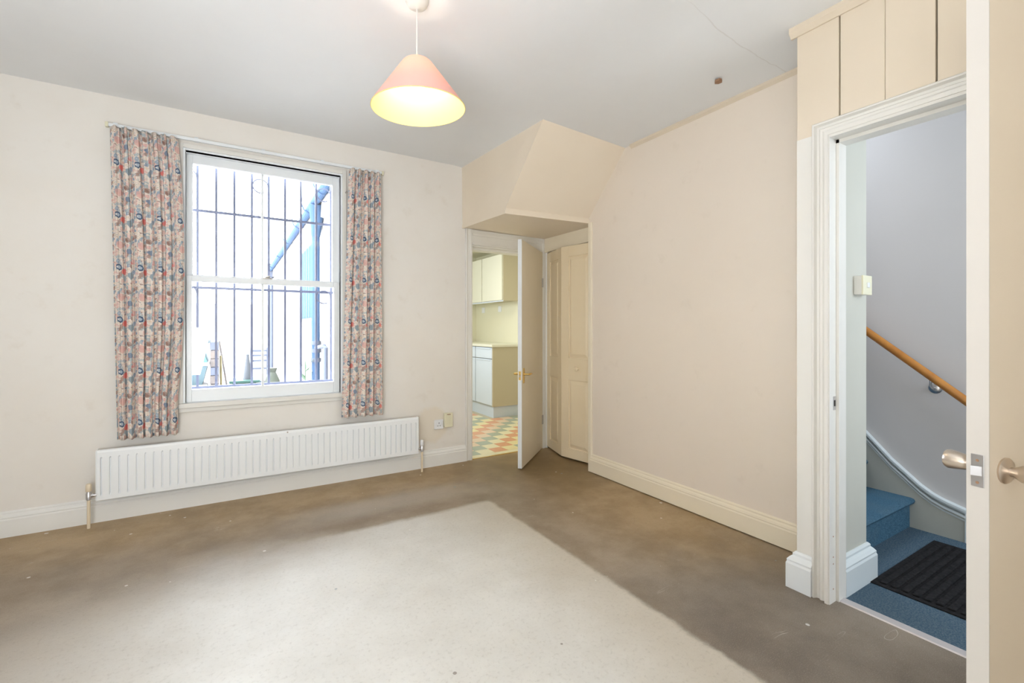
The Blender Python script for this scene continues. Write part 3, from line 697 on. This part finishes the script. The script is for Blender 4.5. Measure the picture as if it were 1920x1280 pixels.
# hall door (door_2)
u2 = Vector((-.975, .223, 0)).normalized(); n2_ = Vector((-.223, -.975, 0)).normalized()
h2 = Vector((2.245, .198, 0)); W2 = .76
d2 = thing('door_2', (2.245, .198, 0), 'cream flush hall door standing wide open at the right edge', None, kind=ST)
MB().obox(h2+z_*.012, u2*W2, n2_*.041, z_*2.02, .0015).build('slab', M['board'], d2)
MB().obox(h2+u2*(W2-.0005)-n2_*.0004+z_*.012, u2*.0025, n2_*.0418, z_*2.02).build('free_edge', M['dooredge'], d2)['label'] = 'paler free edge'
e = h2+u2*(W2+.002)+z_*.868
h = MB(); h.obox(e+n2_*.009-z_*.038, u2*.002, n2_*.024, z_*.076, .0006); lp = h.build('latch_plate', M['chrome'], d2)
h = MB(); h.ext([e+n2_*.013-z_*.011, e+n2_*.029-z_*.011, e+n2_*.029-z_*.011+u2*.003, e+n2_*.013-z_*.011+u2*.012], z_*.022); h.build('latch', M['chrome'], lp)
for zz in (-.028, .024):
    MB().lathe(e+n2_*.021+z_*(zz)+u2*.0018, u2, [(0, .0035), (.001, .003)], 8).build('screw', M['brownmark'], lp)
for sg in (1, -1):
    o0 = h2+u2*(W2-.058)+z_*.868+(n2_*.041 if sg > 0 else Vector((0, 0, 0)))
    ax = n2_*sg
    ro = MB().lathe(o0, ax, [(0, .030), (.004, .031), (.008, .027), (.010, .016), (.012, .012)], 28).build('rose', M['nickel'], d2, True)
    MB().lathe(o0, ax, [(.010, .011), (.018, .011), (.026, .016), (.032, .0195), (.050, .0225), (.064, .0245), (.069, .0225), (.072, .015), (.073, .001)], 28).build('knob', M['nickel'], ro, True)
for zz in (.22, 1.72):
    MB().tube([h2-n2_*.004+z_*zz, h2-n2_*.004+z_*(zz+.09)], .006, 10).build('hinge', M['steel'], d2, True)

# ------------------------------------------------------------------ pendant lamp
PX, PY = .709, 1.97
pend = thing('pendant_lamp', (PX, PY, 2.675), 'lit pendant lamp with pink conical shade hanging from the ceiling', 'lamp')
MB().lathe((PX, PY, 2.676), (0, 0, -1), [(0, .052), (.012, .052), (.030, .044), (.038, .030), (.042, .012), (.046, .006)], 32).build('ceiling_rose', M['white'], pend, True)
MB().tube([(PX, PY, 2.64), (PX-.001, PY, 2.36)], .0035, 8).build('cord', M['white'], pend, True)
hold = MB().lathe((PX, PY, 2.40), (0, 0, -1), [(0, .006), (.008, .014), (.026, .017), (.028, .022), (.034, .022), (.036, .017), (.06, .017)], 24).build('lamp_holder', M['plastic'], pend, True)
tilt = Matrix.Rotation(math.radians(3.2), 3, Vector((.45, -.9, 0)).normalized())
def shade_part(r_off, zt, name, mm, flip):
    f = MB(); prof = [(0, .047), (.005, .056), (.014, .066), (.205, .206), (.210, .207)]
    rings = []; NN = 72; c0 = Vector((PX, PY, 2.402))
    for t, r in prof:
        rings.append([f.bm.verts.new(c0+tilt @ Vector(((r-r_off)*math.cos(2*math.pi*k/NN), (r-r_off)*math.sin(2*math.pi*k/NN), -t-zt))) for k in range(NN)])
    for q, w_ in zip(rings, rings[1:]):
        for k in range(NN): f.bm.faces.new((q[k], q[(k+1) % NN], w_[(k+1) % NN], w_[k]))
    return f.build(name, mm, pend, True, fix=False)
shade_part(0, 0, 'shade', M['shade'], False)
shade_part(.0016, .0004, 'shade_lining', M['lining'], True)
f = MB()
c0 = Vector((PX, PY, 2.402)); pts = [c0+tilt @ Vector((.207*math.cos(a), .207*math.sin(a), -.210)) for a in [2*math.pi*k/72 for k in range(73)]]
f.tube(pts, .0022, 6); f.build('rim', M['lining'], pend, True)
for k in range(3):
    a = 2*math.pi*k/3+.4
    f = MB().tube([c0+Vector((.016*math.cos(a), .016*math.sin(a), -.02)), c0+tilt @ Vector((.044*math.cos(a), .044*math.sin(a), -.003))], .0014, 6)
    f.build('shade_strut', M['white'], pend)
prof = [(0, .013), (.012, .015), (.03, .024), (.05, .030), (.066, .029), (.080, .020), (.086, .001)]
bu = MB().lathe((PX, PY, 2.342), (0, 0, -1), prof, 24).build('bulb', M['bulb'], pend, True)
bu.visible_shadow = False
ld = bpy.data.lights.new('bulb_light', 'POINT'); ld.energy = 1.9; ld.color = (1, .86, .68); ld.shadow_soft_size = .03
lo_ = bpy.data.objects.new('bulb_light', ld); COL.objects.link(lo_); lo_.location = (PX, PY, 2.305)

# ------------------------------------------------------------------ hall: stairs, stringer, handrail, doormat
stairs = thing('staircase', (3.09, 1.1, 0), 'blue carpeted stairs climbing left beyond the hall doorway', 'staircase')
for k in range(6):
    y0 = 1.10+.24*k; z1 = .178*(k+1)
    f = MB(); x1 = 3.522
    prof = [(y0+.015, 0 if k == 0 else z1-.178-.02), (y0+.015, z1-.045), (y0-.006, z1-.030), (y0-.012, z1-.016), (y0-.006, z1-.004), (y0+.008, z1), (y0+.262, z1), (y0+.262, 0 if k == 0 else z1-.178-.02)]
    f.ext([(2.667, y, z) for y, z in prof], (x1-2.667, 0, 0))
    f.build('step', M['carpet'], stairs, True)
strt = [(.80, -.001), (.80, .128), (.867, .140), (.96, .160), (1.064, .215), (1.206, .340), (1.339, .480), (1.6, .700), (2.55, 1.40), (2.55, -.001)]
MB().ext([(3.520, y, z) for y, z in strt], (.0198, 0, 0)).build('wall_string', M['stringer'], stairs)
mld = [(.862, .150), (.96, .178), (1.010, .200), (1.064, .235), (1.206, .358), (1.339, .500), (1.6, .722), (2.55, 1.422)]
for k, (dz, t, out) in enumerate(((.030, .016, .034), (.012, .010, .018), (-.006, .014, .028), (-.027, .012, .020))):
    f = MB(); a = []
    for y, z in mld:
        a.append([f.bm.verts.new((3.5395-o_, y, z+dz+h_)) for o_, h_ in ((0, -t*.5), (out, -t*.5), (out, t*.35), (0, t*.5))])
    for q, w_ in zip(a, a[1:]):
        for i in range(4): f.bm.faces.new((q[i], q[(i+1) % 4], w_[(i+1) % 4], w_[i]))
    f.bm.faces.new(a[0]); f.bm.faces.new(a[-1])
    f.build('string_moulding', M['bluewhite'], stairs)
MB().box(3.512, 3.5398, .850, .868, -.001, .165, .003).build('string_end', M['bluewhite'], stairs)
skirting('baseboard_hall_wall', (3.54, -1.35, 0), (3.54, .85, 0), (-1, 0, 0), M['bluewhite'], 'white skirting along the hall wall behind the open door')

hr = thing('handrail', (3.46, 1.0, .8), 'round varnished orange brown wooden handrail on the hall wall', 'handrail')
sl = (1.19-.803)/(1.316-.848)
def hz(y): return .803+(y-.848)*sl
MB().tube([(3.46, .45, hz(.45)), (3.46, 1.0, hz(1.0)), (3.46, 2.5, hz(2.5))], .0225, 20).build('rail', M['wood'], hr, True)
for y in (1.0, 2.0):
    z = hz(y)
    f = MB().lathe((3.541, y-.0, z-.075), (-1, 0, 0), [(0, .032), (.006, .032), (.010, .026), (.014, .012)], 20)
    f.tube([(3.53, y, z-.075), (3.49, y, z-.072), (3.465, y, z-.055), (3.46, y, z-.02)], .007, 10)
    f.build('bracket', M['chrome'], hr, True)

dm = thing('doormat', (2.99, .70, 0), 'charcoal ribbed doormat on the blue hall carpet', 'doormat')
MB().box(2.585, 3.40, .37, .968, -.0005, .005, .002).build('backing', M['mat'], dm)
for k in range(14):
    y = .392+k*.040
    MB().box(2.61, 3.375, y, y+.027, .004, .013, .004).build('rib', M['mat'], dm)

# ------------------------------------------------------------------ kitchen furniture
bu_ = thing('base_cabinet', (3.0, 5.4, 0), 'white fronted kitchen base cabinet with tan side panel', 'cabinet')
MB().box(3.03, 3.59, 5.42, 6.90, .16, .955).build('body', M['tan'], bu_)
MB().box(3.005, 3.59, 5.400, 5.42, .15, .957, .002).build('side_panel', M['tan'], bu_)
MB().box(3.045, 3.59, 5.45, 6.90, -.008, .158).build('plinth', M['kwhite'], bu_)
for y0 in (5.402, 5.902, 6.402):
    f = MB().box(3.002, 3.03, y0+.02, y0+.496, .165, .790, .003).build('door', M['kwhite'], bu_)
    MB().box(2.995, 3.003, y0+.06, y0+.456, .770, .785, .002).build('handle', M['kwhite'], f)
    f = MB().box(3.002, 3.03, y0+.02, y0+.496, .800, .950, .003).build('drawer', M['kwhite'], bu_)
    MB().box(2.995, 3.003, y0+.06, y0+.456, .925, .940, .002).build('handle', M['kwhite'], f)
tag(MB().box(2.985, 3.60, 5.385, 6.90, .958, .992, .004).build('worktop', M['kcream']), 'pale kitchen worktop on the white base cabinet', 'worktop')
for k, (y0, y1, lb) in enumerate(((5.66, 6.28, 'pale yellow kitchen wall cabinet nearest the doorway'), (6.284, 6.90, 'pale yellow kitchen wall cabinet further from doorway'))):
    wc = thing('wall_cabinet', (3.45, (y0+y1)/2, 1.615), lb, 'cabinet', 'kitchen wall cabinets')
    MB().box(3.325, 3.60, y0, y1, 1.615, 2.285).build('body', M['kcream' if k else 'tan'], wc)
    MB().box(3.302, 3.324, y0+.012, y1-.012, 1.62, 2.28, .003).build('door', M['kcream'], wc)
    MB().box(3.318, 3.326, y0+.001, y1-.001, 1.60, 1.616).build('bottom_rail', M['kwhite'], wc)
for y, lb in ((6.23, 'white double socket on yellow kitchen wall right of cabinets edge'), (6.78, 'white cooker switch on yellow kitchen wall further left')):
    r = thing('kitchen_socket', (3.6, y, 1.47), lb, 'socket')
    MB().box(3.588, 3.6005, y-.045, y+.045, 1.47, 1.56, .002).build('plate', M['plastic'], r)
    MB().box(3.584, 3.589, y-.012, y+.012, 1.50, 1.53, .001).build('rocker', M['plastic'], r)

# ------------------------------------------------------------------ outside
tag(MB().box(-9, 8, 3.96, 22, -.25, -.13).build('ground', M['paving']), kind=ST)
# side wall of the kitchen wing
wing = thing('kitchen_wing', (1.06, 9, -.13), 'white rendered single storey wing with sloping slate roof outside', 'building')
f = MB(); f.box(1.0, 1.14, 3.96, 14.5, -.13, 2.80)
f.build('side_wall', M['render'], wing)
f = MB(); f.ext([(.90, 3.96, 2.80), (.90, 3.96, 2.90), (2.6, 3.96, 4.1), (2.6, 3.96, 3.98)], (0, 10.6, 0)); f.build('roof', M['slate'], wing)
f = MB(); f.box(.955, .999, 3.98, 14.5, 2.60, 2.80); f.build('fascia', M['render'], wing)
f = MB(); f.box(.985, 1.0005, 6.95, 8.30, 1.32, 2.46); fr = f.build('window', M['slate'], wing)
f = MB(); f.box(.975, .986, 7.00, 8.25, 1.37, 2.41); f.build('pane', M['darkglass'], fr)
f = MB()
for k in range(1, 5): f.box(.968, .978, 7.0+k*.25-.012, 7.0+k*.25+.012, 1.37, 2.41)
f.build('window_bar', M['slate'], fr)
MB().box(.94, 1.0, 6.9, 8.35, 1.25, 1.32, .005).build('window_sill', M['render'], wing)
gt = thing('gutter', (.90, 9, 2.75), 'blue grey half round gutter along the outside wing roof edge', 'gutter')
f = MB(); pr = [(.90+.055*math.cos(a), 2.80+.055*math.sin(a)) for a in [math.pi*(1+k/8) for k in range(9)]]
pr += [(.90+.048*math.cos(a), 2.80+.048*math.sin(a)) for a in [math.pi*(1+k/8) for k in range(8, -1, -1)]]
f.ext([(x, 4.4, z) for x, z in pr], (0, 9.8, 0)); f.build('trough', M['pipeblue'], gt)
for y in (5.6, 6.6, 7.7, 9.2, 11.0, 13.0):
    pts = [(.96, y, 2.78), (.88, y, 2.74), (.82, y, 2.78), (.79, y, 2.86), (.80, y, 2.93)]
    MB().tube(pts, [.014, .013, .011, .008, .004], 8).build('bracket', M['pipeblue'], gt, True)
dp = thing('drainpipe', (.93, 6.35, -.13), 'thick blue black drainpipe with hopper on the outside wing wall', 'drainpipe')
MB().tube([(.93, 6.35, -.12), (.93, 6.35, 2.42)], .050, 14).build('pipe', M['pipeblue'], dp, True)
MB().tube([(.93, 6.35, 2.40), (.93, 6.30, 2.50), (.92, 6.20, 2.62), (.90, 6.15, 2.76)], [.055, .065, .08, .085], 14).build('hopper', M['pipeblue'], dp, True)
for z in (.78, .9, 1.0): MB().lathe((.93, 6.35, z), (0, 0, 1), [(0, .062), (.05, .062)], 14).build('collar', M['greyplastic'], dp, True)
MB().tube([(.93, 6.35, .96), (.95, 5.85, 1.0), (.96, 5.80, .98), (.96, 5.80, -.12)], .025, 10).build('branch_pipe', M['greyplastic'], dp, True)
dp2 = thing('drainpipe', (.95, 13.9, 0), 'distant grey drainpipe and hopper at far end of the wing', 'drainpipe')
MB().tube([(.93, 13.9, -.12), (.93, 13.9, 2.75)], .045, 10).build('pipe', M['greyplastic'], dp2, True)
MB().box(.83, 1.0, 13.75, 14.05, 2.6, 2.95, .01).build('hopper', M['greyplastic'], dp2)
tag(MB().box(-9, 1.0, 15.0, 15.2, -.13, 1.9).build('garden_wall', M['render']), 'white rendered garden wall at the back of the yard', 'wall')
# stacked storage boxes, brick pier, poles
def frustum(b2, x0, x1, y0, y1, z0, z1, ins0, ins1):
    v = [(x0+ins0, y0+ins0, z0), (x1-ins0, y0+ins0, z0), (x1-ins0, y1-ins0, z0), (x0+ins0, y1-ins0, z0), (x0+ins1, y0+ins1, z1), (x1-ins1, y0+ins1, z1), (x1-ins1, y1-ins1, z1), (x0+ins1, y1-ins1, z1)]
    return b2.hull(v, [(0, 3, 2, 1), (4, 5, 6, 7), (0, 1, 5, 4), (1, 2, 6, 5), (2, 3, 7, 6), (3, 0, 4, 7)])
bench = tag(MB().box(-.75, -.22, 5.9, 6.45, -.13, .60).build('plinth_block', M['render']), 'pale block under the stacked teal boxes outside', 'block')
for (z0, z1, mm, i0, i1, lb) in ((.60, .82, 'paleteal', .05, .0, 'faded teal storage box, lower of the outdoor stack'), (.845, 1.06, 'teal', .0, .07, 'bright teal storage box, upper of the outdoor stack')):
    r = thing('storage_box', (-.45, 6.15, z0), lb, 'storage box', 'teal boxes stacked outside the window')
    frustum(MB(), -.70, -.215, 5.92, 6.40, z0, z1, i0, i1).build('body', M[mm], r)
    MB().box(-.715, -.20, 5.905, 6.415, z1-.012, z1+.022, .004).build('lid', M['paleteal' if mm == 'teal' else 'plastic'], r)
tag(MB().box(-.74, -.20, 5.95, 6.40, 1.118, 1.134, .003).build('loose_board', M['greyplastic']), 'thin grey board lying on the teal boxes', 'board')
tag(MB().box(-.70, -.60, 6.0, 6.3, 1.082, 1.1181, .003).build('wood_block', M['greyplastic']), 'small grey spacer block under the thin board', 'block')
pier = thing('brick_pier', (-.15, 6.1, -.13), 'narrow weathered brick pier right of the teal boxes', 'pier')
for k in range(13):
    MB().box(-.195+.004*(k % 2), -.115, 5.95, 6.15, -.13+k*.092, -.13+k*.092+.086, .004).build('brick', M['brickbrown'] if k % 3 else M['greyplastic'], pier)
tag(MB().tube([(-.085, 6.15, -.13), (-.10, 6.17, 0.90)], .012, 8).build('pole', M['yellowpole'], smooth=True), 'yellow pole leaning by the brick pier', 'pole')
tag(MB().tube([(-.02, 6.5, -.13), (-.04, 6.5, .5), (-.12, 6.5, 1.06)], .010, 8).build('stick', M['brickbrown'], smooth=True), 'thin brown stick leaning outside', 'stick')
tb = thing('garden_table', (.14, 7.0, -.13), 'low pale table with green edge in the yard', 'table')
MB().box(-.02, .33, 6.9, 7.4, .50, .53, .004).build('table_top', M['green'], tb); MB().box(-.01, .32, 6.89, 7.39, .455, .47).build('lower_rail', M['green'], tb)
for x in (.0, .30):
    for y in (6.93, 7.36): MB().box(x-.015, x+.015, y-.015, y+.015, -.13, .50).build('leg', M['render'], tb)
tag(MB().lathe((.19, 7.1, .53), (0, 0, 1), [(0, .055), (.15, .04), (.30, .018), (.33, .02), (.34, .004)], 14).build('folded_parasol', M['cushion'], smooth=True), 'small folded grey parasol standing on the low table', 'parasol')
ld_ = thing('garden_chair', (.36, 8.0, -.13), 'slatted white garden chair seen beyond the low table', 'chair')
for x in (.26, .48): MB().box(x-.012, x+.012, 8.0, 8.03, -.13, .92).build('leg', M['greyplastic'], ld_)
for z in (.40, .60, .72, .80, .87): MB().box(.26, .48, 7.99, 8.02, z-.015, z+.015).build('slat', M['greyplastic'], ld_)
MB().box(.25, .49, 7.6, 8.0, .36, .39).build('seat', M['greyplastic'], ld_)
for x in (.26, .48): MB().box(x-.012, x+.012, 7.6, 7.63, -.13, .36).build('leg', M['greyplastic'], ld_)
tag(MB().lathe((.50, 7.35, -.13), (0, 0, 1), [(0, .12), (.3, .14), (.6, .10), (.72, .05), (.78, .07)], 14).build('sack', M['sack'], smooth=True), 'grey green tied sack standing in the yard', 'sack')
pl_ = thing('potted_plant', (.80, 6.3, -.13), 'small dark leafy plant at the foot of the drainpipe', 'plant')
MB().lathe((.80, 6.3, -.13), (0, 0, 1), [(0, .07), (.45, .09), (.5, .09)], 14).build('pot', M['render'], pl_, True)
for k in range(14):
    a = k*2.4; L = .10+.012*(k % 5); zc = .38+.028*k
    b0 = Vector((.80, 6.3, zc)); dv = Vector((math.cos(a), math.sin(a), .7)); sd = Vector((-math.sin(a), math.cos(a), 0))*.018
    MB().hull([b0, b0+dv*L*.5+sd, b0+dv*L*.5-sd, b0+dv*L*.5+Vector((0, 0, -.008)), b0+dv*L], [(0, 1, 3), (0, 3, 2), (1, 4, 3), (3, 4, 2), (0, 2, 1), (1, 2, 4)]).build('leaf', M['leaf'], pl_)
MB().tube([(.80, 6.3, .36), (.80, 6.3, .8)], .006, 6).build('stem', M['leaf'], pl_)
